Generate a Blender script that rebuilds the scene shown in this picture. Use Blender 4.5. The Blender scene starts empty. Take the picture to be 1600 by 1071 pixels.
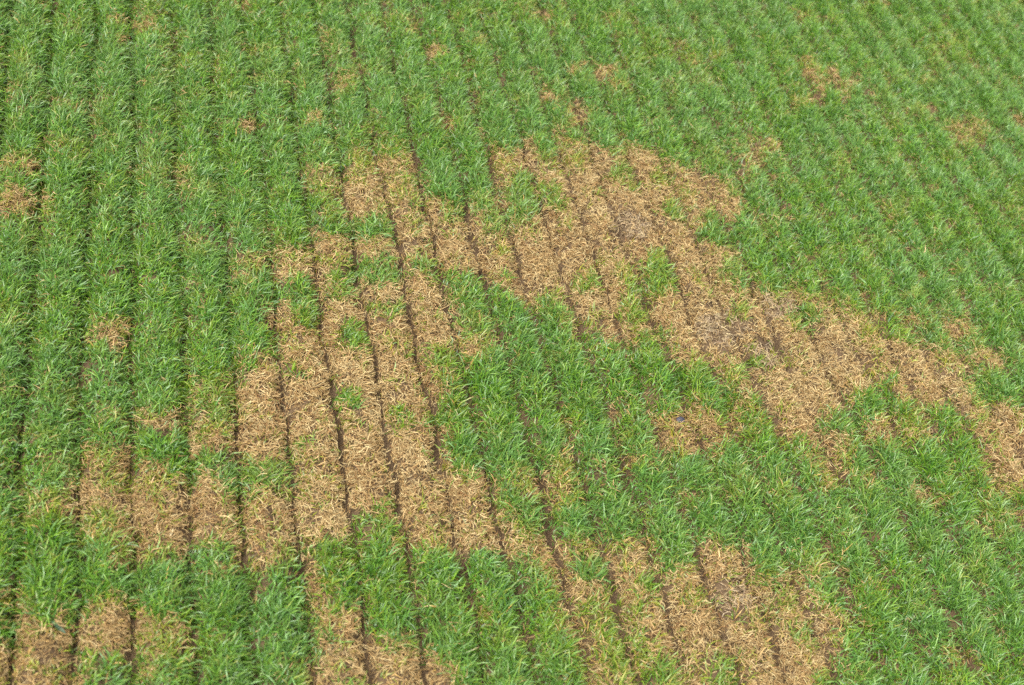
import bpy, math
import numpy as np
from mathutils import Matrix, Vector

rng = np.random.default_rng(7)
scene = bpy.context.scene

# ------------------------------------------------------------------ camera
# plane / row fit of the drilled rows: row = (a u + b v + c) / (d u + e v + 1), u, v in thousand pixels from the centre
FA, FB, FC, FD, FE = 14.89425479, -2.96766053, 2.26341323, -0.15213449, 0.48535673
F = 2.4                                   # focal length in thousand pixels
S = 0.125                                 # drill row spacing in metres
Nu = np.array([FD * F, FE * F, 1.0]); Nn = np.linalg.norm(Nu); Nd = Nu / Nn
G = np.array([FA * F, FB * F, FC]); GN = G @ Nd; Gp = G - GN * Nd; Gl = np.linalg.norm(Gp)
AX = Gp / Gl; AZ = -Nd; AY = np.cross(AZ, AX)
RW = np.array([AX, AY, AZ])               # camera(right, down, forward) -> world
H = Gl * S / Nn
CAM = np.array([GN * H / Gl, 0.0, H])
_d = RW @ np.array([0, 0, 1.0]); CAM[1] = -_d[1] * H / -_d[2]

def at(px, py, z=0.0):
    """ground point (height z) seen at a pixel of the 1600 x 1071 photograph"""
    d = RW @ np.array([(px - 800) / 1000 / F, (py - 535.5) / 1000 / F, 1.0])
    return CAM + d * ((z - H) / d[2])

def pix(P):
    q = (np.asarray(P) - CAM) @ RW
    return 800 + 1000 * F * q[:, 0] / q[:, 2], 535.5 + 1000 * F * q[:, 1] / q[:, 2]

def furrow_px(n, py):
    v = (py - 535) / 1000
    return 800 + 1000 * (n * (FE * v + 1) - FB * v - FC) / (FA - n * FD)

cam = bpy.data.cameras.new('camera'); camo = bpy.data.objects.new('camera', cam)
scene.collection.objects.link(camo); scene.camera = camo
right, down, fwd = RW[:, 0], RW[:, 1], RW[:, 2]
M = Matrix.Identity(4)
for i in range(3):
    M[i][0], M[i][1], M[i][2], M[i][3] = right[i], -down[i], -fwd[i], CAM[i]
camo.matrix_world = M
cam.sensor_fit = 'HORIZONTAL'; cam.sensor_width = 23.6; cam.lens = F / 1.6 * 23.6
cam.clip_start = 0.05; cam.clip_end = 400
cam.dof.use_dof = True; cam.dof.focus_distance = float(np.linalg.norm(at(760, 560) - CAM)); cam.dof.aperture_fstop = 2.0

# ------------------------------------------------------------------ sky, sun, exposure
SUN_EL, SUN_AZ = math.radians(58), math.radians(-120)      # azimuth from +Y, clockwise
world = bpy.data.worlds.new('World'); scene.world = world; world.use_nodes = True
nt = world.node_tree; nt.nodes.clear()
sky = nt.nodes.new('ShaderNodeTexSky'); sky.sky_type = 'NISHITA'; sky.sun_disc = False
sky.sun_elevation = SUN_EL; sky.sun_rotation = SUN_AZ; sky.dust_density = 4.0; sky.air_density = 1.0
hs = nt.nodes.new('ShaderNodeHueSaturation'); hs.inputs['Saturation'].default_value = 0.18   # cloud veil
bg = nt.nodes.new('ShaderNodeBackground'); bg.inputs['Strength'].default_value = 0.15
wo = nt.nodes.new('ShaderNodeOutputWorld')
nt.links.new(sky.outputs[0], hs.inputs['Color']); nt.links.new(hs.outputs[0], bg.inputs[0]); nt.links.new(bg.outputs[0], wo.inputs[0])
sl = bpy.data.lights.new('sun', 'SUN'); sl.energy = 1.1; sl.angle = math.radians(50); sl.color = (1.0, 0.955, 0.88)
so = bpy.data.objects.new('sun', sl); scene.collection.objects.link(so)
sdir = Vector((math.sin(SUN_AZ) * math.cos(SUN_EL), math.cos(SUN_AZ) * math.cos(SUN_EL), math.sin(SUN_EL)))
so.rotation_euler = sdir.to_track_quat('Z', 'Y').to_euler()
scene.view_settings.view_transform = 'Standard'; scene.view_settings.look = 'None'
scene.view_settings.gamma = 1.0; scene.view_settings.use_curve_mapping = False
scene.view_settings.exposure = 1.53
scene.cycles.use_denoising = False

# ------------------------------------------------------------------ helpers
def noise2(x, y, seed):
    r = np.random.default_rng(seed); T = r.random((256, 256))
    xi, yi = np.floor(x).astype(int), np.floor(y).astype(int)
    fx, fy = x - xi, y - yi; fx = fx * fx * (3 - 2 * fx); fy = fy * fy * (3 - 2 * fy)
    g = lambda i, j: T[(xi + i) & 255, (yi + j) & 255]
    return (g(0, 0) * (1 - fx) + g(1, 0) * fx) * (1 - fy) + (g(0, 1) * (1 - fx) + g(1, 1) * fx) * fy

def fbm(x, y, seed, oct=3):
    o = 0; w = 0
    for k in range(oct):
        o = o + noise2(x * 2 ** k, y * 2 ** k, seed + k) * 0.5 ** k; w += 0.5 ** k
    return o / w

def smooth(a, b, x):
    t = np.clip((x - a) / (b - a), 0, 1); return t * t * (3 - 2 * t)

def inside(px, py, poly):
    p = np.asarray(poly, float)
    out = np.zeros(len(px), bool)
    m = np.nonzero((px > p[:, 0].min()) & (px < p[:, 0].max()) & (py > p[:, 1].min()) & (py < p[:, 1].max()))[0]
    if len(m) == 0: return out
    x, y = px[m], py[m]; r = np.zeros(len(m), bool)
    j = len(p) - 1
    for i in range(len(p)):
        xi, yi, xj, yj = p[i, 0], p[i, 1], p[j, 0], p[j, 1]
        if yi != yj:
            r ^= ((yi > y) != (yj > y)) & (x < (xj - xi) * (y - yi) / (yj - yi) + xi)
        j = i
    out[m] = r
    return out

# ------------------------------------------------------------------ the state of the crop, mapped on the ground
def St(k, y0, y1, f0=0.0, f1=1.0):
    """stretch of drill row k between two heights of the picture"""
    ym = (y0 + y1) / 2
    return [(furrow_px(k + f0, y0), y0), (furrow_px(k + f1, y0), y0), (furrow_px(k + f1, ym), ym),
            (furrow_px(k + f1, y1), y1), (furrow_px(k + f0, y1), y1), (furrow_px(k + f0, ym), ym)]

def El(x0, y0, x1, y1, lean=0.0):
    """blob filling a box"""
    a = np.linspace(0, 2 * math.pi, 14, endpoint=False)
    r = 1.06 + 0.10 * np.sin(3 * a + x0) + 0.07 * np.sin(5 * a + y0)
    X = (x0 + x1) / 2 + (x1 - x0) / 2 * r * np.cos(a); Y = (y0 + y1) / 2 + (y1 - y0) / 2 * r * np.sin(a)
    X = X + lean * (Y - (y0 + y1) / 2)
    return list(zip(X, Y))

PAINT = [
    # upper middle patch
    (0.00, [(676, 330), (722, 318), (760, 330), (790, 362), (812, 345), (850, 318), (868, 290), (860, 272), (800, 270), (790, 228), (868, 232),
            (872, 206), (915, 208), (920, 218), (972, 218), (1000, 232), (1060, 246), (1070, 256), (1120, 268), (1152, 335), (1140, 342),
            (1138, 385), (1158, 402), (1160, 440), (1100, 450), (1060, 470), (1050, 500), (1020, 520), (990, 534), (957, 525), (900, 520),
            (890, 475), (840, 467), (810, 465), (775, 430), (690, 428)]),
    (0.35, El(762, 225, 800, 272)), (0.55, El(762, 270, 806, 322)), (0.8, El(758, 322, 806, 362)), (0.12, El(768, 307, 800, 322)),
    (0.88, El(798, 268, 830, 322)), (0.82, El(835, 276, 878, 318)), (0.4, El(826, 285, 842, 312)),
    (0.5, El(872, 217, 900, 262, 0.4)), (0.55, El(898, 232, 922, 252)),
    (0.75, El(960, 247, 986, 282)), (0.6, El(985, 272, 1002, 297)), (0.35, El(938, 258, 962, 275)),
    (0.6, El(1017, 257, 1060, 284)), (0.5, El(1055, 290, 1085, 310)), (0.7, El(1040, 314, 1076, 344)),
    (0.10, El(1102, 292, 1152, 342)), (0.95, El(1085, 336, 1140, 386)), (0.05, El(1090, 386, 1158, 410)),
    (0.72, El(1118, 405, 1165, 432)), (0.5, El(1080, 410, 1108, 430)), (0.6, El(1130, 438, 1154, 464)),
    (0.88, El(993, 396, 1052, 462)), (0.6, El(972, 412, 1000, 452)), (0.72, El(895, 424, 944, 458)), (0.45, El(930, 396, 954, 411)),
    (0.7, El(796, 455, 822, 472)), (0.5, El(847, 455, 866, 466)), (0.35, El(870, 335, 895, 350)), (0.45, El(760, 380, 805, 398)),
    (0.75, El(965, 462, 1024, 494)), (0.5, El(918, 489, 946, 511)), (0.82, El(998, 512, 1048, 549)),
    # right diagonal patch
    (0.00, [(1060, 440), (1100, 440), (1150, 448), (1200, 453), (1240, 458), (1262, 480), (1300, 485), (1345, 495), (1365, 522), (1400, 526),
            (1455, 528), (1485, 546), (1518, 580), (1530, 612), (1550, 630), (1596, 645), (1640, 690), (1640, 748), (1570, 756), (1535, 735),
            (1548, 695), (1515, 662), (1495, 642), (1450, 632), (1410, 620), (1395, 598), (1345, 600), (1340, 635), (1290, 648), (1272, 668),
            (1322, 690), (1328, 718), (1300, 730), (1278, 700), (1240, 690), (1205, 668), (1183, 640), (1146, 608), (1140, 590), (1105, 562),
            (1060, 545), (1040, 510), (1030, 480)]),
    (0.35, El(1048, 540, 1106, 568)), (0.5, El(1108, 548, 1148, 586)), (0.78, El(1152, 558, 1200, 590)), (0.45, El(1208, 535, 1250, 565)),
    (0.55, [(1238, 452), (1300, 450), (1345, 485), (1320, 492), (1280, 478), (1262, 484)]), (0.9, El(1244, 474, 1278, 512, 0.4)),
    (0.45, El(1318, 478, 1388, 504)), (0.3, El(1340, 505, 1382, 540)), (0.3, El(1350, 532, 1390, 580)),
    (0.10, El(1396, 480, 1452, 508, 0.6)), (0.92, [(1382, 490), (1400, 500), (1445, 512), (1478, 530), (1470, 540), (1420, 535), (1385, 515)]),
    (0.15, El(1474, 496, 1522, 530)), (0.05, [(1518, 536), (1545, 538), (1572, 562), (1570, 578), (1540, 572), (1522, 555)]),
    (0.35, El(1462, 548, 1512, 570)), (0.55, El(1530, 572, 1560, 590)), (1.0, [(1530, 590), (1560, 580), (1640, 600), (1640, 640), (1586, 642), (1545, 628), (1518, 606)]),
    (0.4, El(1540, 672, 1578, 688)), (0.95, El(1343, 598, 1410, 634)), (0.6, El(1408, 632, 1462, 664)), (0.4, El(1352, 640, 1408, 660)),
    (0.08, El(1352, 656, 1410, 686, 0.6)), (0.3, El(1407, 667, 1464, 688)), (0.9, El(1285, 636, 1352, 668)), (0.05, El(1272, 670, 1328, 712, 0.6)),
    (0.12, El(1280, 708, 1328, 744, 0.4)), (0.10, El(1218, 668, 1264, 688)), (0.35, El(1215, 622, 1248, 645)), (0.3, El(1560, 748, 1625, 778)),
    (0.05, El(1420, 757, 1452, 778)), (0.3, El(1445, 766, 1484, 790)), (0.15, El(1505, 806, 1556, 830)), (0.25, El(1588, 793, 1612, 814)),
    (0.4, El(1354, 448, 1372, 464)), (0.35, El(1430, 415, 1446, 430)),
    (0.4, El(1280, 735, 1320, 760)), (0.5, El(1330, 730, 1372, 752)),
    # left block of dead rows
    (0.50, [(546, 232), (650, 228), (658, 250), (655, 276), (546, 278)]), (0.15, St(0, 246, 266)), (0.9, El(664, 262, 714, 308)), (0.5, El(655, 268, 668, 300)),
    (0.60, St(-2, 252, 305)), (0.12, St(-2, 292, 332, 0.82, 1.0)),
    (0.03, St(-1, 277, 336)), (0.45, El(588, 280, 604, 298)), (0.9, St(-1, 334, 369)), (0.02, St(-1, 369, 396)), (0.88, St(-1, 397, 440)),
    (0.02, St(-1, 440, 468)), (0.82, St(-1, 466, 488, 0.15, 1.0)), (0.02, St(-1, 488, 520)), (0.5, St(-1, 518, 541, 0.4, 1.0)), (0.05, St(-1, 520, 545, 0, 0.4)),
    (0.0, St(-1, 541, 790)), (0.3, St(0, 276, 296)), (0.5, St(0, 288, 308)), (0.04, St(0, 306, 345)), (0.6, El(634, 326, 668, 344)), (0.0, St(0, 344, 408)),
    (0.8, El(644, 406, 684, 431)), (0.0, St(0, 430, 542)), (0.75, El(660, 540, 708, 570)), (0.08, St(0, 568, 602, 0.0, 0.7)), (0.5, El(640, 525, 668, 545)),
    (0.15, St(0, 606, 630, 0.0, 0.65)), (0.2, El(674, 662, 718, 679)), (0.85, St(0, 628, 660, 0.2, 1)),
    (0.03, St(1, 311, 432)), (0.7, El(682, 321, 724, 342)), (0.25, El(718, 514, 774, 554)), (0.75, El(712, 472, 764, 514)),
    (0.45, St(-3, 375, 412)), (0.1, St(-3, 408, 433)), (0.95, St(-3, 432, 470)), (0.06, St(-3, 472, 850)), (0.92, El(464, 462, 514, 496)),
    (0.3, El(434, 508, 470, 544)), (0.55, El(480, 499, 502, 520)),
    (0.12, St(-2, 369, 398)), (0.45, St(-2, 394, 416, 0, 0.8)), (0.05, St(-2, 415, 450, 0.0, 0.35)), (0.85, St(-2, 415, 462, 0.35, 1.0)), (0.02, St(-2, 452, 800)),
    (0.85, El(524, 504, 578, 546)), (0.5, El(535, 530, 588, 554)),
    (0.05, St(-4, 470, 502, 0.72, 1.0)), (0.95, El(392, 494, 430, 546)), (0.0, [(432, 548), (404, 556), (384, 575), (372, 602), (368, 640), (370, 705), (452, 716), (442, 600)]),
    (0.5, El(368, 626, 402, 652)), (0.8, El(376, 712, 450, 766)), (0.08, St(-4, 762, 858, 0.25, 1.0)), (0.4, St(-4, 765, 860, 0.0, 0.3)),
    (0.6, El(425, 848, 468, 882)), (0.2, El(398, 855, 430, 888)),
    (0.04, St(-2, 780, 842)), (0.05, St(-1, 740, 850)), (0.03, St(0, 735, 850)), (0.1, El(715, 840, 800, 862)), (0.25, St(1, 800, 858, 0, 0.5)),
    (0.9, El(556, 784, 616, 846)), (0.5, El(636, 806, 668, 828)), (0.3, El(620, 840, 690, 856)), (0.8, St(-3, 832, 870)), (0.08, St(-3, 868, 948, 0.05, 0.42)),
    (0.3, El(683, 690, 715, 735)), (0.25, El(680, 800, 740, 862)), (0.05, El(700, 770, 770, 842)),
    # lower left patch
    (0.45, St(-5, 650, 684)), (0.04, St(-5, 680, 705)), (0.88, St(-5, 704, 748, 0.1, 1.0)), (0.02, St(-5, 748, 842, 0.0, 0.72)), (0.6, St(-5, 770, 822, 0.72, 1.0)),
    (0.3, St(-5, 820, 850, 0.6, 1.0)), (0.15, El(360, 842, 402, 884)),
    (0.2, El(204, 638, 250, 664)), (0.0, El(238, 642, 280, 667)), (0.15, El(216, 714, 264, 742)), (0.4, St(-6, 738, 758)), (0.0, St(-6, 755, 850)), (0.1, El(211, 845, 242, 880)),
    (0.45, El(250, 780, 273, 801)), (0.6, El(190, 784, 208, 802)),
    (0.5, St(-7, 695, 762)), (0.25, El(175, 715, 206, 745)), (0.02, St(-7, 758, 792)), (0.55, St(-7, 794, 850)), (0.1, El(178, 800, 208, 832)), (0.12, El(165, 858, 208, 884)),
    (0.6, St(-8, 760, 815)), (0.1, El(104, 774, 124, 810)),
    # bottom left corner
    (0.03, El(150, 928, 210, 968)), (0.05, St(-7, 962, 1016)), (0.15, El(18, 922, 48, 945)), (0.02, El(28, 966, 108, 1032)), (0.10, [(20, 1010), (125, 1000), (130, 1060), (90, 1110), (-40, 1110), (-40, 1030)]),
    (0.4, El(56, 1022, 100, 1056)), (0.15, El(-14, 918, 20, 945)), (0.25, El(-30, 1006, 22, 1085)), (0.1, El(212, 946, 243, 976)), (0.5, St(-6, 966, 1018)), (0.3, El(218, 1028, 242, 1056)),
    # bottom middle
    (0.05, El(505, 944, 562, 980)), (0.03, El(538, 974, 576, 1018)), (0.03, [(506, 996), (575, 1000), (662, 1002), (668, 1022), (712, 1030), (720, 1110), (495, 1110)]),
    (0.4, El(466, 1026, 500, 1085)), (0.8, El(524, 1052, 568, 1090)), (0.1, El(746, 948, 774, 964)), (0.3, El(520, 985, 545, 1002)),
    # bottom right patch
    (0.30, [(800, 842), (850, 838), (900, 835), (985, 842), (1130, 838), (1200, 895), (1280, 912), (1318, 960), (1322, 1000), (1290, 1040), (1300, 1110), (930, 1110), (880, 985), (855, 910)]),
    (0.15, El(838, 848, 882, 880)), (0.03, [(880, 888), (912, 883), (925, 930), (936, 985), (905, 988), (868, 935)]), (0.12, El(900, 985, 942, 1056, 0.3)),
    (0.12, El(905, 838, 937, 860)), (0.8, El(893, 862, 956, 902)), (0.05, El(955, 846, 1018, 945, 0.25)), (0.66, El(920, 922, 1014, 1056, 0.3)),
    (0.9, El(1020, 838, 1090, 889)), (0.07, El(1020, 889, 1114, 935)), (0.82, El(994, 899, 1034, 924)), (0.55, El(1068, 917, 1114, 955)),
    (0.02, [(1010, 944), (1060, 944), (1110, 950), (1140, 970), (1145, 1028), (1080, 1034), (1030, 1030), (1012, 985)]), (0.55, El(1066, 972, 1083, 1030, 0.2)),
    (0.06, El(1098, 850, 1176, 910)), (0.0, [(1110, 905), (1170, 905), (1200, 960), (1215, 1005), (1245, 1060), (1240, 1110), (1190, 1110), (1165, 1020), (1140, 975), (1115, 940)]),
    (0.85, El(1008, 1034, 1052, 1085)), (0.7, El(1098, 1014, 1178, 1085)), (0.2, El(1175, 896, 1278, 936)), (0.65, El(1200, 914, 1242, 960)), (0.6, El(1176, 942, 1196, 964)),
    (0.02, [(1203, 955), (1240, 955), (1250, 1010), (1262, 1060), (1238, 1066), (1216, 1010)]), (0.05, El(1240, 942, 1314, 992)), (0.7, El(1240, 964, 1268, 1005)),
    (0.06, El(1258, 985, 1308, 1038)), (0.3, El(1316, 956, 1368, 976)), (0.2, El(1350, 906, 1374, 922)), (0.25, El(1476, 1014, 1526, 1045)), (0.4, El(1260, 860, 1320, 900)),
    # brown patch round the stone
    (0.15, [(1012, 640), (1045, 630), (1100, 632), (1150, 650), (1178, 675), (1170, 695), (1130, 690), (1095, 705), (1060, 700), (1020, 690)]),
    (0.0, El(1098, 648, 1150, 676)), (0.05, El(1025, 660, 1075, 695)), (0.45, El(1082, 640, 1102, 664)), (0.2, El(970, 704, 998, 731)), (0.25, El(948, 637, 976, 652)),
    # small ones in the green
    (0.1, El(152, 503, 200, 538)), (0.4, El(150, 490, 198, 506)), (0.5, El(192, 560, 213, 580)), (0.72, St(-5, 575, 648)),
    (0.22, El(-10, 292, 64, 326)), (0.5, El(60, 300, 84, 326)), (0.25, El(30, 242, 64, 268)), (0.5, El(-8, 238, 30, 262)),
    (0.2, El(208, 36, 246, 51)), (0.1, El(370, -6, 392, 10)), (0.1, El(141, 174, 156, 198)), (0.15, El(376, 182, 402, 202)), (0.5, El(10, 122, 34, 138)),
    (0.6, El(168, 16, 196, 34)), (0.5, El(174, 48, 196, 62)), (0.55, El(374, 385, 402, 452)), (0.2, El(388, 388, 420, 408)), (0.6, El(272, 250, 292, 292)),
    (0.10, El(662, 64, 693, 87)), (0.3, El(681, 172, 720, 203)), (0.12, El(826, 12, 844, 31)), (0.3, El(850, 18, 866, 30)), (0.6, El(735, 50, 763, 67)),
    (0.06, El(930, 95, 968, 124)), (0.25, El(890, 98, 915, 110)), (0.07, El(844, 133, 872, 163)), (0.03, El(888, 153, 925, 184)), (0.25, El(634, 34, 648, 48)),
    (0.3, El(745, 195, 760, 213)), (0.4, El(528, 118, 552, 142)), (0.3, El(482, 170, 502, 184)), (0.6, El(556, 95, 576, 115)), (0.55, El(960, 125, 985, 140)),
    (0.0, [(1243, 101), (1266, 97), (1300, 109), (1330, 124), (1335, 139), (1312, 151), (1283, 131), (1247, 117)]),
    (0.25, El(1156, 215, 1196, 251, 0.2)), (0.3, El(1195, 219, 1222, 237)), (0.45, El(1484, 181, 1540, 203, 0.2)), (0.6, El(1480, 202, 1540, 222)), (0.08, El(1588, 178, 1612, 190)),
    (0.3, El(1238, 276, 1250, 285)), (0.3, El(1378, -4, 1393, 11)), (0.6, El(1112, 74, 1136, 92)), (0.2, El(1058, 61, 1074, 75)), (0.6, El(1236, 145, 1282, 158)),
    (0.6, El(1436, 164, 1466, 176)), (0.5, El(1200, 268, 1224, 284)), (0.6, El(1020, 385, 1032, 395)),
    (0.4, El(858, 700, 900, 740)), (0.45, El(800, 735, 860, 775)), (0.4, El(845, 745, 905, 790)), (0.6, El(760, 760, 800, 800)), (0.55, El(880, 640, 905, 660)),
]

def paint(px, py, jit, seed):
    q = np.random.default_rng(seed); n = len(px)
    DX = (noise2(px / 13, py / 9, 11) - .5) * 24 + (noise2(px / 36, py / 26, 21) - .5) * 13 + q.normal(0, jit, n)
    DY = (noise2(px / 13, py / 9, 12) - .5) * 28 + (noise2(px / 36, py / 26, 22) - .5) * 9 + q.normal(0, jit * .7, n)
    DY = DY + (noise2(px / 11, py / 90 + 3.3, 13) - .5) * 34
    g = 0.99 - 0.17 * smooth(.54, .74, fbm(px / 34, py / 24, 31)) - 0.16 * smooth(.62, .8, noise2(px / 11, py / 8, 35))
    for val, poly in PAINT:
        p = np.asarray(poly); size = (p.max(0) - p.min(0)).min(); k = min(1.0, max(.3, size / 55))
        m = np.nonzero((px > p[:, 0].min() - 45) & (px < p[:, 0].max() + 45) & (py > p[:, 1].min() - 45) & (py < p[:, 1].max() + 45))[0]
        g[m[inside(px[m] + k * DX[m], py[m] + k * DY[m], poly)]] = val
    return g

def greenness(px, py, seed):
    """0 = dead straw, 1 = lush crop, at pixel positions of ground points"""
    g = .45 * paint(px, py, 3, seed) + .3 * paint(px, py, 11, seed + 1) + .25 * paint(px, py, 26, seed + 2)
    sprig = smooth(.60, .82, fbm(px / 12, py / 8, 37, 2)) * smooth(.32, .58, noise2(px / 60, py / 45, 38))
    g = g + .55 * sprig * smooth(.55, .0, g)                    # odd shoots still alive in the straw
    return np.clip(g, 0, 1)

def wander(j, y):
    """sideways drift of furrow j in row widths"""
    return 0.12 * (noise2(j * 13.7, y * 2.0, 5) - .5) + 0.13 * (noise2(j * 7.1, y * 11, 6) - .5)

def furrow(x, y):
    """distance to the nearest furrow, the side it lies on, its number and its local half width"""
    j = np.round(x / S); d = (x / S - j - wander(j, y)) * S
    hw = 0.0015 + 0.0085 * noise2(j * 5.3, y * 9, 8) ** 1.3 + .003 * noise2(j * 3.1, y * 34, 7)
    hw = hw * np.where(j < -2.5, .68, 1.0)
    return np.abs(d), -np.sign(d), j, hw

def soil_z(x, y):
    e, sd, j, hw = furrow(x, y)
    z = 0.030 * smooth(0.0, 0.056, e) ** 0.75 + (0.012 + 1.6 * hw) * smooth(0.15 * hw, hw + .008, e)
    z = z + 0.010 * (fbm(x * 16, y * 16, 41) - .5) + 0.006 * (noise2(x * 70, y * 70, 44) - .5)
    return z - 0.047

# ------------------------------------------------------------------ materials
def material(name):
    m = bpy.data.materials.new(name); m.use_nodes = True
    return m, m.node_tree, m.node_tree.nodes['Principled BSDF'], m.node_tree.nodes['Material Output']

def leaf_material(name, rough, spec, trans):
    m, t, p, o = material(name)
    at_ = t.nodes.new('ShaderNodeAttribute'); at_.attribute_name = 'tint'
    tc = t.nodes.new('ShaderNodeNewGeometry')
    nz = t.nodes.new('ShaderNodeTexNoise'); nz.inputs['Scale'].default_value = 260; nz.inputs['Detail'].default_value = 2
    t.links.new(tc.outputs['Position'], nz.inputs['Vector'])
    mr = t.nodes.new('ShaderNodeMapRange'); mr.inputs[1].default_value = .3; mr.inputs[2].default_value = .7; mr.inputs[3].default_value = .8; mr.inputs[4].default_value = 1.2
    t.links.new(nz.outputs[0], mr.inputs[0])
    mx = t.nodes.new('ShaderNodeVectorMath'); mx.operation = 'MULTIPLY'
    t.links.new(at_.outputs['Color'], mx.inputs[0]); t.links.new(mr.outputs[0], mx.inputs[1])
    t.links.new(mx.outputs[0], p.inputs['Base Color'])
    p.inputs['Roughness'].default_value = rough; p.inputs['Specular IOR Level'].default_value = spec
    tr = t.nodes.new('ShaderNodeBsdfTranslucent'); t.links.new(mx.outputs[0], tr.inputs['Color'])
    ms = t.nodes.new('ShaderNodeMixShader'); ms.inputs[0].default_value = trans
    t.links.new(p.outputs[0], ms.inputs[1]); t.links.new(tr.outputs[0], ms.inputs[2]); t.links.new(ms.outputs[0], o.inputs['Surface'])
    return m

MAT_GREEN = leaf_material('living_leaf', 0.36, 0.55, 0.30)
MAT_STRAW = leaf_material('dead_leaf', 0.72, 0.25, 0.15)

MAT_SOIL, t, p, o = material('soil')
geo = t.nodes.new('ShaderNodeNewGeometry')
n1 = t.nodes.new('ShaderNodeTexNoise'); n1.inputs['Scale'].default_value = 9; n1.inputs['Detail'].default_value = 6
n2 = t.nodes.new('ShaderNodeTexNoise'); n2.inputs['Scale'].default_value = 160; n2.inputs['Detail'].default_value = 5
cr = t.nodes.new('ShaderNodeValToRGB')
cr.color_ramp.elements[0].position = .3; cr.color_ramp.elements[0].color = (0.040, 0.025, 0.013, 1)
cr.color_ramp.elements[1].position = .72; cr.color_ramp.elements[1].color = (0.135, 0.090, 0.050, 1)
ad = t.nodes.new('ShaderNodeMath'); ad.operation = 'MULTIPLY_ADD'; ad.inputs[1].default_value = .5
ml = t.nodes.new('ShaderNodeMath'); ml.operation = 'MULTIPLY'; ml.inputs[1].default_value = .5
t.links.new(geo.outputs['Position'], n1.inputs['Vector']); t.links.new(geo.outputs['Position'], n2.inputs['Vector'])
t.links.new(n1.outputs[0], ml.inputs[0]); t.links.new(n2.outputs[0], ad.inputs[0]); t.links.new(ml.outputs[0], ad.inputs[2])
t.links.new(ad.outputs[0], cr.inputs[0])
# the far field beyond the built plants: grass too far off to tell its blades apart
fr = t.nodes.new('ShaderNodeAttribute'); fr.attribute_name = 'tint'
cg = t.nodes.new('ShaderNodeValToRGB')
cg.color_ramp.elements[0].position = .35; cg.color_ramp.elements[0].color = (0.022, 0.055, 0.010, 1)
cg.color_ramp.elements[1].position = .65; cg.color_ramp.elements[1].color = (0.055, 0.115, 0.020, 1)
t.links.new(n2.outputs[0], cg.inputs[0])
mixc = t.nodes.new('ShaderNodeMix'); mixc.data_type = 'RGBA'
t.links.new(fr.outputs['Fac'], mixc.inputs[0]); t.links.new(cr.outputs[0], mixc.inputs[6]); t.links.new(cg.outputs[0], mixc.inputs[7])
t.links.new(mixc.outputs[2], p.inputs['Base Color']); p.inputs['Roughness'].default_value = .95; p.inputs['Specular IOR Level'].default_value = .15
bp = t.nodes.new('ShaderNodeBump'); bp.inputs['Strength'].default_value = .8; bp.inputs['Distance'].default_value = .004
t.links.new(n2.outputs[0], bp.inputs['Height']); t.links.new(bp.outputs[0], p.inputs['Normal'])

# ------------------------------------------------------------------ mesh builder
def fast_mesh(name, V, quads, tris, mat, tint=None):
    me = bpy.data.meshes.new(name)
    nq, nt_ = len(quads), len(tris)
    me.vertices.add(len(V)); me.vertices.foreach_set('co', np.ascontiguousarray(V, np.float32).ravel())
    loops = np.concatenate([np.asarray(quads, np.int32).ravel(), np.asarray(tris, np.int32).ravel()]).astype(np.int32)
    me.loops.add(len(loops)); me.loops.foreach_set('vertex_index', loops)
    me.polygons.add(nq + nt_)
    st = np.concatenate([np.arange(nq) * 4, nq * 4 + np.arange(nt_) * 3]).astype(np.int32)
    me.polygons.foreach_set('loop_start', st)
    me.polygons.foreach_set('use_smooth', np.ones(nq + nt_, bool))
    me.update(calc_edges=True)
    if tint is not None:
        a = me.attributes.new('tint', 'FLOAT_COLOR', 'POINT')
        c = np.ones((len(V), 4), np.float32); c[:, :3] = tint
        a.data.foreach_set('color', c.ravel())
    me.materials.append(mat)
    return me

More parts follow.
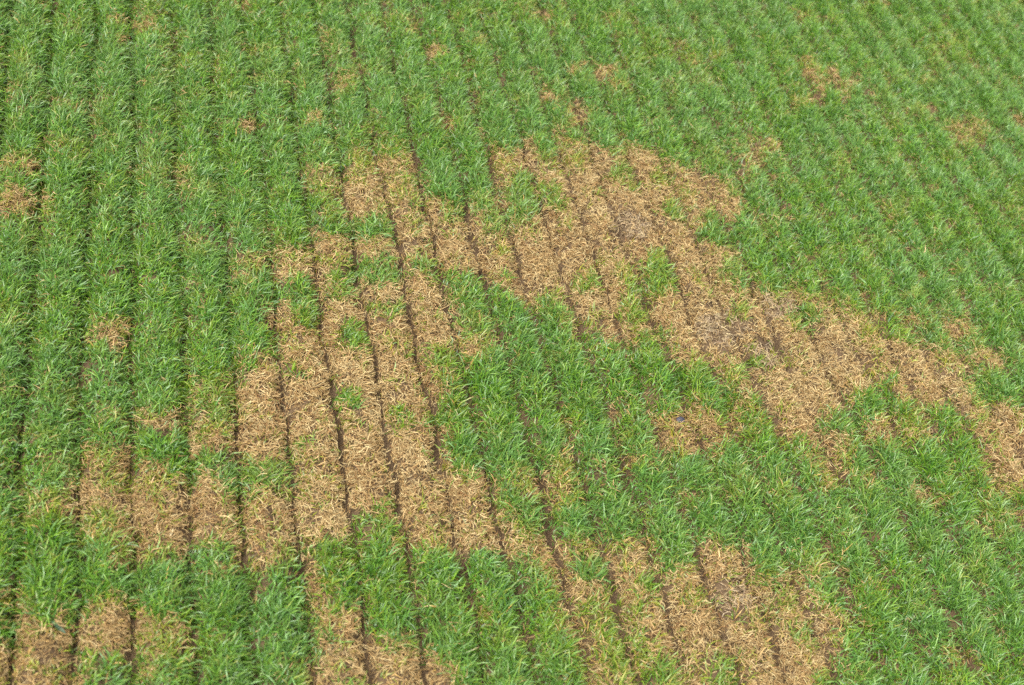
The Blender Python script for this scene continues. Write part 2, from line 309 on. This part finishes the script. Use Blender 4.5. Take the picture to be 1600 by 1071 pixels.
def blades(root, az, el, droop, curl, L, W, roll, col, tipcol, floor=True, keep=None, steps=3):
    """ribbons of two or three segments ending in a point; returns vertices and tints, (n, 2 * steps + 1, 3) each"""
    n = len(az)
    P = np.zeros((n, steps + 1, 3)); P[:, 0] = root
    dirs = []
    for i in range(steps):
        tt = (i + .5) / steps
        e = el - droop * tt ** 1.3; a = az + curl * tt
        d = np.stack([np.cos(e) * np.sin(a), np.cos(e) * np.cos(a), np.sin(e)], 1)
        P[:, i + 1] = P[:, i] + d * (L / steps)[:, None]; dirs.append((a, e))
    if keep is not None:                  # leaves held back inside their own drill row
        e_, sd_, j_, hw_ = furrow(root[:, 0], root[:, 1])
        jl = np.where(sd_ < 0, j_, j_ - 1)
        k0 = (jl + wander(jl, root[:, 1])) * S; k1 = (jl + 1 + wander(jl + 1, root[:, 1])) * S
        for i in range(1, steps + 1):
            P[:, i, 0] = np.clip(P[:, i, 0], k0 + keep, k1 - keep)
    if floor:
        for i in range(1, steps + 1):
            P[:, i, 2] = np.maximum(P[:, i, 2], soil_z(P[:, i, 0], P[:, i, 1]) + 0.002 + 0.006 * (i % 2))
    V = np.zeros((n, 2 * steps + 1, 3)); C = np.zeros_like(V); wid = [0.75, 1.0, 0.78] if steps == 3 else [0.85, 0.95]
    for i in range(steps):
        a, e = dirs[i]
        side = np.stack([np.cos(a), -np.sin(a), 0 * a], 1)
        nor = np.stack([-np.sin(e) * np.sin(a), -np.sin(e) * np.cos(a), np.cos(e)], 1)
        r = roll * (1 + .35 * i)
        w = side * np.cos(r)[:, None] + nor * np.sin(r)[:, None]
        V[:, 2 * i] = P[:, i] - w * (W * wid[i] / 2)[:, None]; V[:, 2 * i + 1] = P[:, i] + w * (W * wid[i] / 2)[:, None]
        C[:, 2 * i] = C[:, 2 * i + 1] = col * (1 - (i / steps) ** 3) + tipcol * (i / steps) ** 3
    V[:, -1] = P[:, steps]; C[:, -1] = tipcol
    return V, C

def blade_mesh(name, groups, mat):
    """one mesh from groups of ribbons"""
    Vs, Cs, Q, T = [], [], [], []; off = 0
    for V, C in groups:
        n, w = V.shape[:2]; b = off + (np.arange(n) * w)[:, None]
        for i in range(0, w - 3, 2): Q.append(b + [i, i + 1, i + 3, i + 2])
        T.append(b + [w - 3, w - 2, w - 1])
        Vs.append(V.reshape(-1, 3)); Cs.append(C.reshape(-1, 3)); off += n * w
    return fast_mesh(name, np.concatenate(Vs), np.concatenate(Q), np.concatenate(T), mat, np.concatenate(Cs))

def link(name, me, parent=None, **props):
    o = bpy.data.objects.new(name, me); scene.collection.objects.link(o)
    if parent is not None: o.parent = parent
    for k, v in props.items(): o[k] = v
    return o

# ------------------------------------------------------------------ ground
corners = np.array([at(x, y)[:2] for x, y in ((-110, -90), (1710, -90), (1710, 1180), (-110, 1180))])
lo, hi = corners.min(0), corners.max(0)
cen = (lo + hi) / 2
def axis(a, b, step):
    inner = np.arange(a, b + step, step); far = np.array([.06, .14, .3, .6, 1.1, 2, 4, 8, 16, 32, 64])
    return np.concatenate([(a - far)[::-1], inner, inner[-1] + far])
gx, gy = axis(lo[0], hi[0], 0.0115), axis(lo[1], hi[1], 0.028)
GX, GY = np.meshgrid(gx, gy); GZ = soil_z(GX.ravel(), GY.ravel()).reshape(GX.shape)
hole = at(1094, 682)
GZ -= 0.035 * np.exp(-(((GX - hole[0]) / .022) ** 2 + ((GY - hole[1]) / .03) ** 2))
out = (GX < lo[0]) | (GX > gx[-12] + 1e-6) | (GY < lo[1]) | (GY > gy[-12] + 1e-6)
GZ[out] = -0.012
V = np.stack([GX, GY, GZ], -1).reshape(-1, 3); nx, ny = len(gx), len(gy)
i0 = (np.arange(ny - 1)[:, None] * nx + np.arange(nx - 1)[None]).ravel()
gq = (V - CAM) @ RW; gpx, gpy = pix(V)
far_ = np.maximum(np.maximum(-gpx, gpx - 1600), np.maximum(-gpy, gpy - 1071)); far_ = np.where(gq[:, 2] < .3, 900, far_)
far_ = smooth(45, 80, far_)
link('ground', fast_mesh('ground', V, np.stack([i0, i0 + 1, i0 + nx + 1, i0 + nx], 1), np.zeros((0, 3), int), MAT_SOIL, np.stack([far_] * 3, 1)), kind='structure')

# ------------------------------------------------------------------ patches and tufts that can be pointed at
PATCHES = [
    ('long block of straw-coloured dead grass rows just left of the middle', [(366, 480), (420, 380), (540, 225), (655, 225), (690, 262), (668, 310), (690, 345), (690, 430), (776, 480), (776, 560), (700, 600), (690, 700), (775, 780), (800, 862), (690, 860), (560, 850), (545, 868), (515, 945), (478, 945), (466, 890), (395, 890), (395, 770), (366, 720)]),
    ('broad pale patch of dead grass above the middle of the field', [(668, 310), (725, 315), (765, 225), (868, 232), (872, 200), (1000, 215), (1120, 260), (1160, 335), (1165, 440), (1055, 445), (1030, 480), (1050, 510), (1050, 552), (957, 530), (890, 520), (800, 472), (690, 430)]),
    ('wide diagonal band of dead grass running down to the right edge', [(1055, 445), (1165, 440), (1262, 450), (1345, 480), (1400, 475), (1460, 480), (1530, 495), (1580, 560), (1580, 590), (1520, 590), (1545, 630), (1640, 660), (1640, 790), (1540, 745), (1470, 690), (1350, 690), (1330, 750), (1280, 745), (1205, 690), (1140, 605), (1050, 560), (1030, 480)]),
    ('brown dead patch across four rows at lower left, above lush grass', [(120, 690), (290, 700), (295, 645), (368, 645), (375, 785), (360, 850), (300, 850), (240, 885), (160, 890), (100, 830), (100, 765)]),
    ('dead brown patch in the bottom left corner', [(-60, 915), (60, 915), (130, 990), (130, 1120), (-60, 1120)]),
    ('dead patch beside the furrow, between bottom left corner and lush grass', [(130, 925), (215, 925), (300, 960), (300, 1060), (215, 1060), (200, 1022), (130, 1018)]),
    ('dead patch at the bottom edge below the lush dark green clump', [(500, 940), (565, 940), (590, 998), (668, 1000), (725, 1025), (725, 1120), (460, 1120), (460, 1025)]),
    ('patchy dead area with green streaks at bottom, right of the middle', [(800, 838), (985, 835), (1130, 832), (1200, 890), (1285, 905), (1370, 950), (1370, 980), (1320, 1045), (1300, 1120), (930, 1120), (880, 990)]),
    ('brown patch round the small black stone in the green', [(1005, 628), (1100, 626), (1185, 660), (1178, 700), (1095, 712), (1010, 695)]),
    ('small tan patch alone in deep green grass, left side', [(140, 485), (208, 485), (208, 545), (140, 545)]),
    ('small brown strip just above the lower left dead patch', [(198, 632), (285, 632), (285, 672), (198, 672)]),
    ('tan patch cut by the left edge of the picture', [(-60, 286), (86, 286), (86, 332), (-60, 332)]),
    ('small tan spot beside the furrow near the left edge', [(-10, 236), (68, 236), (68, 270), (-10, 270)]),
    ('small tan spot in the green near the top left corner', [(166, 14), (250, 14), (250, 64), (166, 64)]),
    ('slanting reddish tan streak in the green at upper right', [(1240, 95), (1336, 95), (1336, 160), (1240, 160)]),
    ('faint brown spot at the upper right near the right edge', [(1478, 176), (1544, 176), (1544, 224), (1478, 224)]),
    ('brown spot in green just above the broad patch, right end', [(1150, 210), (1226, 210), (1226, 256), (1150, 256)]),
    ('upper left spot of the three tan spots above the broad patch', [(840, 130), (878, 130), (878, 166), (840, 166)]),
    ('lowest and brightest of three tan spots above the broad patch', [(882, 150), (930, 150), (930, 188), (882, 188)]),
    ('topmost of three tan spots above the broad patch', [(886, 92), (972, 92), (972, 128), (886, 128)]),
    ('small orange-brown spot near the top edge, left of the middle', [(656, 60), (698, 60), (698, 90), (656, 90)]),
    ('faint brown spot in green above the dead rows', [(676, 168), (724, 168), (724, 206), (676, 206)]),
    ('small brown spot in the green at lower right, below the band', [(1500, 800), (1562, 800), (1562, 834), (1500, 834)]),
    ('pair of faint tan spots below the end of the diagonal band', [(1415, 752), (1488, 752), (1488, 794), (1415, 794)]),
    ('faint brown spot close to the bottom right corner', [(1470, 1008), (1532, 1008), (1532, 1050), (1470, 1050)]),
]
TUFTS = [   # box in the picture, greenness, label
    ((519, 608, 561, 644), .95, 'roundish green tuft alone on straw, largest one in the left dead rows'),
    ((614, 634, 642, 660), .85, 'small green tuft right of the roundish tuft in the dead rows'),
    ((466, 672, 493, 691), .85, 'tiny green tuft below left of the roundish tuft in the dead rows'),
    ((437, 564, 484, 590), .80, 'low spreading green tuft beside a furrow in the left dead rows'),
    ((414, 718, 448, 741), .80, 'flat green tuft at the left border of the dead rows'),
    ((993, 396, 1052, 462), .88, 'large upright green tuft near the middle of the broad dead patch'),
    ((896, 424, 944, 458), .75, 'flattened green tuft in the broad patch, left of its large upright tuft'),
    ((960, 247, 986, 282), .78, 'narrow green tuft near the top border of the broad dead patch'),
    ((1040, 314, 1076, 344), .75, 'loose green tuft left of the bushy clump at the broad patch border'),
    ((1085, 336, 1140, 386), .95, 'bushy dark green clump on the right border of the broad patch'),
    ((1017, 257, 1060, 284), .62, 'thin green tuft under the top right border of the broad patch'),
    ((1152, 558, 1200, 590), .80, 'small dark tuft on straw at the lower left of the diagonal band'),
    ((1138, 470, 1172, 492), .62, 'pale grey-green wisp on bare straw in the diagonal band'),
    ((1244, 474, 1278, 512), .92, 'dark green tuft beside a furrow at the top of the diagonal band'),
    ((1285, 636, 1352, 668), .92, 'blue-green tuft at the lower border of the diagonal band'),
    ((1343, 598, 1410, 634), .97, 'thick dark green clump inside the diagonal band'),
    ((893, 862, 956, 902), .92, 'green tuft at the top left of the patchy bottom area'),
    ((1022, 840, 1088, 888), .90, 'tall green tuft at the top of the patchy bottom area'),
    ((994, 899, 1034, 924), .85, 'small tuft in the patchy bottom area below its tall tuft'),
    ((1240, 964, 1268, 1005), .75, 'slim green tuft in the right part of the patchy bottom area'),
    ((645, 406, 684, 431), .82, 'short yellow-green tuft on the upper end of the dead rows'),
    ((665, 262, 714, 308), .95, 'squarish green clump at the top end of the dead rows'),
    ((553, 334, 607, 369), .92, 'dark green clump filling one dead row near its upper end'),
    ((524, 505, 577, 545), .88, 'green clump filling one row halfway down the dead rows'),
    ((556, 784, 616, 846), .92, 'green tuft reaching up into the lower end of the dead rows'),
]
for box, g, lab in TUFTS:
    PAINT.append((g, El(*box)))
TUFT_POLY = [El(b[0] - 3, b[1] - 3, b[2] + 3, b[3] + 3) for b, g, lab in TUFTS]

# ------------------------------------------------------------------ sampling of plants
def in_view(px, py, m=75):
    return (px > -m) & (px < 1600 + m) & (py > -m * .8) & (py < 1071 + m)

def scatter(density, a=lo, b=hi):
    n = int(density * (b[0] - a[0]) * (b[1] - a[1]))
    return rng.uniform(a[0], b[0], n), rng.uniform(a[1], b[1], n)

# --- living grass
x, y = scatter(14600)
z = soil_z(x, y)
px, py = pix(np.stack([x, y, z + .024], 1))
k = in_view(px, py); x, y, z, px, py = x[k], y[k], z[k], px[k], py[k]
g = greenness(px, py, 101)
e, side, rown, hw = furrow(x, y)
openf = (hw * 1.25 + .004) * (.32 + .42 * smooth(330, 600, px) - .15 * smooth(800, 1100, px))      # how open the furrow lies
clump = 0.10 + 1.8 * fbm(x * 22, y * 22, 71, 2)
prob = np.where(g < .02, .004, np.clip(g * 1.12, 0, 1) ** 1.0) * smooth(openf * .3, openf * 1.3, e) * np.clip(clump, .45, 1.25)
k = rng.random(len(x)) < prob
x, y, z, px, py, g, side, e, hw = x[k], y[k], z[k], px[k], py[k], g[k], side[k], e[k], hw[k]
NB = 4
def rep(a): return np.repeat(a, NB, axis=0)
n = len(x) * NB
X, Y, Z, PX, PY, GR, E, SD, HW = map(rep, (x, y, z, px, py, g, e, side, hw))
X = X + rng.normal(0, .006, n); Y = Y + rng.normal(0, .006, n)
Z = soil_z(X, Y) - .002
lushn = fbm(X * 5, Y * 5, 81); bluen = fbm(X * 4 + 9, Y * 4, 91); combn = noise2(X * 7, Y * 7, 95)
az = rep(rng.uniform(0, 2 * math.pi, len(x))) + rng.normal(0, .8, n) + (combn - .5) * 3
lean = rng.random(n) < .22                                  # a common lean to the far right
az = np.where(lean, 1.0 + rng.normal(0, .7, n), az)
out_ = rng.random(n) < .15 * smooth(.03, .01, E)            # plants at the row's edge hang over the furrow
az = np.where(out_, np.where(SD > 0, math.pi / 2, -math.pi / 2) + rng.normal(0, .6, n), az)
Lb = (.022 + .028 * rng.random(n)) * (0.55 + .45 * GR) * (.78 + .5 * lushn) * (.75 + .28 * smooth(.004, .040, E) + smooth(560, 720, PX) * (.28 * smooth(.006, .046, E) - .10))
el = np.radians(rng.uniform(25, 88, n)); droop = np.radians(rng.uniform(10, 110, n)); curl = rng.normal(0, .5, n)
Wb = rng.uniform(.0022, .0036, n); roll = rng.normal(0, .5, n)
mid = np.array([.084, .214, .015]); blue = np.array([.100, .220, .052]); dark = np.array([.050, .145, .017]); yel = np.array([.29, .27, .026]); lime = np.array([.140, .272, .018])
straw_y = np.array([.42, .27, .085])
a_ = rng.random(n)
col = np.where((a_ < .30)[:, None], mid, np.where((a_ < .55)[:, None], dark, np.where((a_ < .80)[:, None], lime, blue)))
kb = np.clip((bluen - .42) * 3.2, 0, .4)[:, None]; col = col * (1 - kb) + blue * kb
ylw = np.clip((1 - GR) * 1.5 - .05, 0, .95) * rng.random(n) ** .6
ylw = np.where(rng.random(n) < .025, .5, ylw)[:, None]; col = col * (1 - ylw) + yel * ylw
st = (rng.random(n) < .001 + .14 * smooth(.80, .35, GR))[:, None]; col = np.where(st, straw_y, col)
col = col * rep(rng.uniform(.85, 1.15, len(x)))[:, None] * rng.uniform(.88, 1.14, n)[:, None]
tip = col * .85 + yel * .15
tip = np.where((rng.random(n) < .006 + .25 * (1 - GR))[:, None], straw_y, tip)
KP = np.where(rng.random(n) < .10 + 22 * HW + .43 * smooth(330, 600, PX), HW * .6 + .001 * smooth(400, 700, PX), -.05) - .006 * smooth(1250, 1500, PX)
def grow(m, steps):
    return blades(np.stack([X, Y, Z], 1)[m], az[m], el[m], droop[m], curl[m], Lb[m], Wb[m], roll[m], col[m], tip[m], keep=KP[m], steps=steps)
near = PY > 560                                             # leaves near enough to show their bend get three segments
tuft_id = np.full(len(x), -1)
for i, poly in enumerate(TUFT_POLY): tuft_id[inside(px, py, poly)] = i
tuft_id = rep(tuft_id)

# --- the same grass a few metres round the view, coarser
a2, b2 = lo - 1.3, hi + 1.3
x, y = scatter(1350, a2, b2); z = np.where((x > lo[0]) & (x < hi[0]) & (y > lo[1]) & (y < hi[1]), soil_z(x, y), -.012)
q = (np.stack([x, y, z], 1) - CAM) @ RW
px, py = pix(np.stack([x, y, z + .02], 1)); e, side, rown, hw = furrow(x, y)
k = (~in_view(px, py, 68) | (q[:, 2] < .2)) & (e > .012) & (rng.random(len(x)) < .45 + .9 * fbm(x * 3, y * 3, 33))
x, y, z = x[k], y[k], z[k]; n2 = len(x) * 3
X2, Y2, Z2 = (np.repeat(a, 3) for a in (x, y, z))
X2 = X2 + rng.normal(0, .01, n2); Y2 = Y2 + rng.normal(0, .01, n2)
c2 = np.where((rng.random(n2) < .5)[:, None], mid, lime) * rng.uniform(.7, 1.2, n2)[:, None]
VO, CO = blades(np.stack([X2, Y2, Z2], 1), rng.uniform(0, 6.28, n2), np.radians(rng.uniform(25, 85, n2)), np.radians(rng.uniform(10, 90, n2)), rng.normal(0, .4, n2),
                rng.uniform(.035, .065, n2), rng.uniform(.006, .010, n2), rng.normal(0, .5, n2), c2, c2, floor=False, steps=2)

m = tuft_id < 0
GA, GB = grow(m & near, 3), grow(m & ~near, 2)
link('grass', blade_mesh('grass', [GA, GB, (VO, CO)], MAT_GREEN), kind='stuff',
     label='lush green young grass standing in drilled rows over the field', category='grass')
for i, (box, g_, lab) in enumerate(TUFTS):
    m = tuft_id == i
    if m.sum() == 0: continue
    base = at((box[0] + box[2]) / 2, box[3]); Vt, Ct = grow(m, 3)
    o_ = link('grass_tuft', blade_mesh('grass_tuft', [(Vt - base, Ct)], MAT_GREEN), label=lab, category='grass tuft', group='green tufts surviving in the dead patches')
    o_.location = base

# --- dead straw
x, y = scatter(98000)
z = soil_z(x, y)
px, py = pix(np.stack([x, y, z + .012], 1))
k = in_view(px, py, 75); x, y, z, px, py = x[k], y[k], z[k], px[k], py[k]
g = greenness(px, py, 202)
e, side, rown, hw = furrow(x, y)
fur = hw * (.72 + .2 * smooth(330, 420, px)) + .0018
thin = fbm(x * 14, y * 14, 77)                                                  # bare gaps in the mat
barer = np.ones(len(px))
for box in ((1090, 485, 1170, 540), (1112, 900, 1172, 968), (955, 330, 1015, 375), (1165, 530, 1225, 575)): barer[inside(px, py, El(*box))] = .6
prob = barer * (0.007 + 0.993 * np.clip(1.02 - g, 0, 1) ** 1.6) * (0.02 + .98 * smooth(fur * .5, fur * 1.4, e)) * (0.45 + .55 * smooth(.30, .52, thin)) * (.22 + .78 * smooth(.22, .48, noise2(x * 52, y * 52, 78)))
for (hx, hy, rx, ry) in ((1094, 682, 11, 14), (742, 971, 9, 8)):
    prob[(((px - hx) / rx) ** 2 + ((py - hy) / ry) ** 2) < 1] *= .05
k = rng.random(len(x)) < prob
x, y, z, px, py, g, side, e, hw = x[k], y[k], z[k], px[k], py[k], g[k], side[k], e[k], hw[k]
n = len(x)
comb = noise2(x * 26, y * 26, 55) * 4 * math.pi
az = np.where(rng.random(n) < .30, np.where(side > 0, math.pi / 2, -math.pi / 2) + rng.normal(0, .7, n), comb + rng.normal(0, .75, n))
el = np.radians(np.clip(rng.normal(14, 20, n), -6, 70)); droop = np.radians(rng.uniform(10, 90, n)); curl = rng.normal(0, 1.5, n)
Ls = rng.uniform(.012, .036, n); Ws = rng.uniform(.0015, .0027, n)
zz = z + rng.random(n) ** 1.7 * .015 * (.5 + noise2(x * 34, y * 34, 58))
s1 = np.array([.365, .254, .110]); s2 = np.array([.275, .172, .062]); s3 = np.array([.435, .335, .160]); s4 = np.array([.20, .105, .038]); s5 = np.array([.27, .22, .165])
a_ = rng.random(n) + .35 * (fbm(x * 6, y * 6, 88) - .5)
col = np.where((a_ < .10)[:, None], s4, np.where((a_ < .34)[:, None], s2, np.where((a_ < .78)[:, None], s1, s3)))
grey = np.zeros(n)
for box in ((1090, 485, 1170, 540), (1112, 900, 1172, 968), (955, 330, 1015, 375), (1165, 530, 1225, 575), (1195, 455, 1240, 500)):
    grey[inside(px, py, El(*box))] = .7
grey = (grey * rng.random(n))[:, None]; col = col * (1 - grey) + s5 * grey
brown = ((smooth(.05, .5, g) * .55 + .75 * smooth(330, 200, px) + .5 * smooth(860, 930, py) * smooth(1000, 900, px)).clip(0, .85) * rng.random(n))
brown = np.maximum(brown, .8 * inside(px, py, El(1005, 628, 1180, 710)) * rng.random(n) ** .5)[:, None]
col = col * (1 - brown) + s2 * .90 * brown
col = col * rng.uniform(.85, 1.14, n)[:, None]
VS, CS = blades(np.stack([x, y, zz], 1), az, el, droop, curl, Ls, Ws, rng.normal(0, .6, n), col, col * .92, keep=np.where(rng.random(n) < .78 + .12 * smooth(330, 420, px), hw * .8 + .001, -.02), steps=2)
pid = np.full(n, -1)
for i, (lab, poly) in enumerate(PATCHES):
    pid[(pid < 0) & inside(px, py, poly)] = i
m = pid < 0
link('withered_leaves', blade_mesh('withered_leaves', [(VS[m], CS[m])], MAT_STRAW), kind='stuff', label='stray withered leaves lying among the green grass', category='dead leaves')
for i, (lab, poly) in enumerate(PATCHES):
    m = pid == i
    if m.sum() == 0: continue
    pp = np.array(poly); base = at(np.clip(pp[:, 0].mean(), 0, 1600), np.clip(pp[:, 1].mean(), 0, 1071))
    r = link('dead_grass_patch', None, label=lab, category='dead patch', group='patches of dead grass in the field'); r.location = base
    link('straw', blade_mesh('straw', [(VS[m] - base, CS[m])], MAT_STRAW), r, kind='stuff')
# --- crumbs of soil in the furrows and where the mat is thin
x, y = scatter(5200); z = soil_z(x, y); px, py = pix(np.stack([x, y, z], 1)); g = greenness(px, py, 303); e, side, rown, hw = furrow(x, y)
pr = np.where(e < hw * 1.5 + .003, .9, .16 * (1 - g)) * in_view(px, py)
for box in ((1090, 485, 1170, 540), (1112, 900, 1172, 968), (955, 330, 1015, 375), (1165, 530, 1225, 575), (1080, 666, 1108, 698)):
    pr = np.where(inside(px, py, El(*box)), .9, pr)
k = rng.random(len(x)) < pr; x, y, z = x[k], y[k], z[k]; n = len(x)
rad = .0012 + .0042 * rng.random(n) ** 3
oc = np.array([(1, 0, 0), (0, 1, 0), (-1, 0, 0), (0, -1, 0), (0, 0, 1), (0, 0, -1)], float)
tr_ = np.array([(0, 1, 4), (1, 2, 4), (2, 3, 4), (3, 0, 4), (1, 0, 5), (2, 1, 5), (3, 2, 5), (0, 3, 5)])
an = rng.uniform(0, 6.28, n); ca, sa = np.cos(an)[:, None], np.sin(an)[:, None]
P6 = oc[None] * rng.uniform(.6, 1.3, (n, 6, 1)) * rad[:, None, None]
P6 = np.stack([P6[..., 0] * ca - P6[..., 1] * sa, P6[..., 0] * sa + P6[..., 1] * ca, P6[..., 2] * .8], -1) + np.stack([x, y, z + rad * .35], 1)[:, None]
link('soil_crumbs', fast_mesh('soil_crumbs', P6.reshape(-1, 3), np.zeros((0, 4), int), (np.arange(n)[:, None, None] * 6 + tr_[None]).reshape(-1, 3), MAT_SOIL), kind='stuff',
     label='loose brown soil crumbs in the furrows and bare spots', category='soil')

# ------------------------------------------------------------------ small loose things
def lump(name, mat, pos, size, seed, rot, sub=3, rough=.25, **props):
    import bmesh
    bm = bmesh.new(); bmesh.ops.create_icosphere(bm, subdivisions=sub, radius=1)
    co = np.array([v.co[:] for v in bm.verts])
    w = 1 + rough * (fbm(co[:, 0] * 1.6 + 9, co[:, 1] * 1.6 + co[:, 2] * 1.3 + 7, seed) - .5) * 2 + rough * .4 * (noise2(co[:, 0] * 5 + 30, co[:, 1] * 5 + co[:, 2] * 4 + 20, seed + 9) - .5)
    for v, k_ in zip(bm.verts, w): v.co = (v.co[0] * k_ * size[0], v.co[1] * k_ * size[1], v.co[2] * k_ * size[2])
    me = bpy.data.meshes.new(name); bm.to_mesh(me); bm.free()
    for p_ in me.polygons: p_.use_smooth = True
    me.materials.append(mat); o_ = link(name, me, **props)
    o_.location = pos; o_.rotation_euler = rot
    return o_

def plain(name, c0, c1, scale, rough):
    m_, t_, p_, o_ = material(name)
    nz = t_.nodes.new('ShaderNodeTexNoise'); nz.inputs['Scale'].default_value = scale; nz.inputs['Detail'].default_value = 5
    rp = t_.nodes.new('ShaderNodeValToRGB'); rp.color_ramp.elements[0].color = (*c0, 1); rp.color_ramp.elements[1].color = (*c1, 1)
    rp.color_ramp.elements[0].position = .35; rp.color_ramp.elements[1].position = .68
    tc = t_.nodes.new('ShaderNodeNewGeometry'); t_.links.new(tc.outputs['Position'], nz.inputs['Vector'])
    t_.links.new(nz.outputs[0], rp.inputs[0]); t_.links.new(rp.outputs[0], p_.inputs['Base Color'])
    b_ = t_.nodes.new('ShaderNodeBump'); b_.inputs['Strength'].default_value = .6; b_.inputs['Distance'].default_value = .002
    t_.links.new(nz.outputs[0], b_.inputs['Height']); t_.links.new(b_.outputs[0], p_.inputs['Normal'])
    p_.inputs['Roughness'].default_value = rough
    return m_

def ground_at(px_, py_, up=0.0):
    q_ = at(px_, py_, .0); q_[2] = soil_z(q_[:1], q_[1:2])[0] + up
    return q_

lump('stone', plain('slate_stone', (.012, .011, .017), (.05, .045, .06), 180, .6), ground_at(1061, 662, .013), (.014, .012, .009), 3, (.2, .1, .5), rough=.2,
     label='small black stone lying on the brown patch in the green', category='stone')
lump('soil_clod', plain('clod_soil', (.075, .040, .034), (.17, .105, .092), 220, .95), ground_at(1388, 133, .022), (.024, .015, .014), 5, (.1, .2, .4), rough=.45,
     label='purplish brown soil clod in the grass at upper right', category='soil clod')


def leaf(name, mat, pos, length, width, rot, **props):
    """a broad fallen leaf: lens outline, folded along its midrib, tip curled up"""
    V_, Q_ = [], []
    for i in range(8):
        t_ = i / 7; w_ = width * math.sin(math.pi * min(.97, max(.04, t_)) ** .85) / 2
        for sgn in (-1, -.5, 0, .5, 1):
            V_.append((sgn * w_, (t_ - .5) * length, abs(sgn) * w_ * .45 + .25 * length * (t_ - .4) ** 2))
    for i in range(7):
        for q_ in range(4): a_ = i * 5 + q_; Q_.append((a_, a_ + 1, a_ + 6, a_ + 5))
    o_ = link(name, fast_mesh(name, np.array(V_), np.array(Q_), np.zeros((0, 3), int), mat), **props)
    o_.location = pos; o_.rotation_euler = rot
    return o_

leaf('broad_leaf', plain('grey_leaf', (.035, .070, .035), (.075, .115, .06), 90, .5), ground_at(90, 986, .014), .040, .013, (.15, .3, .9),
     label='dull grey-green broad leaf on the corner dead patch, bottom left', category='leaf')
leaf('dry_leaf', plain('pale_leaf', (.34, .27, .14), (.46, .38, .22), 120, .8), ground_at(268, 838, .010), .021, .008, (.5, -.5, -.7),
     label='pale cream scrap of leaf on the brown patch at lower left', category='leaf')
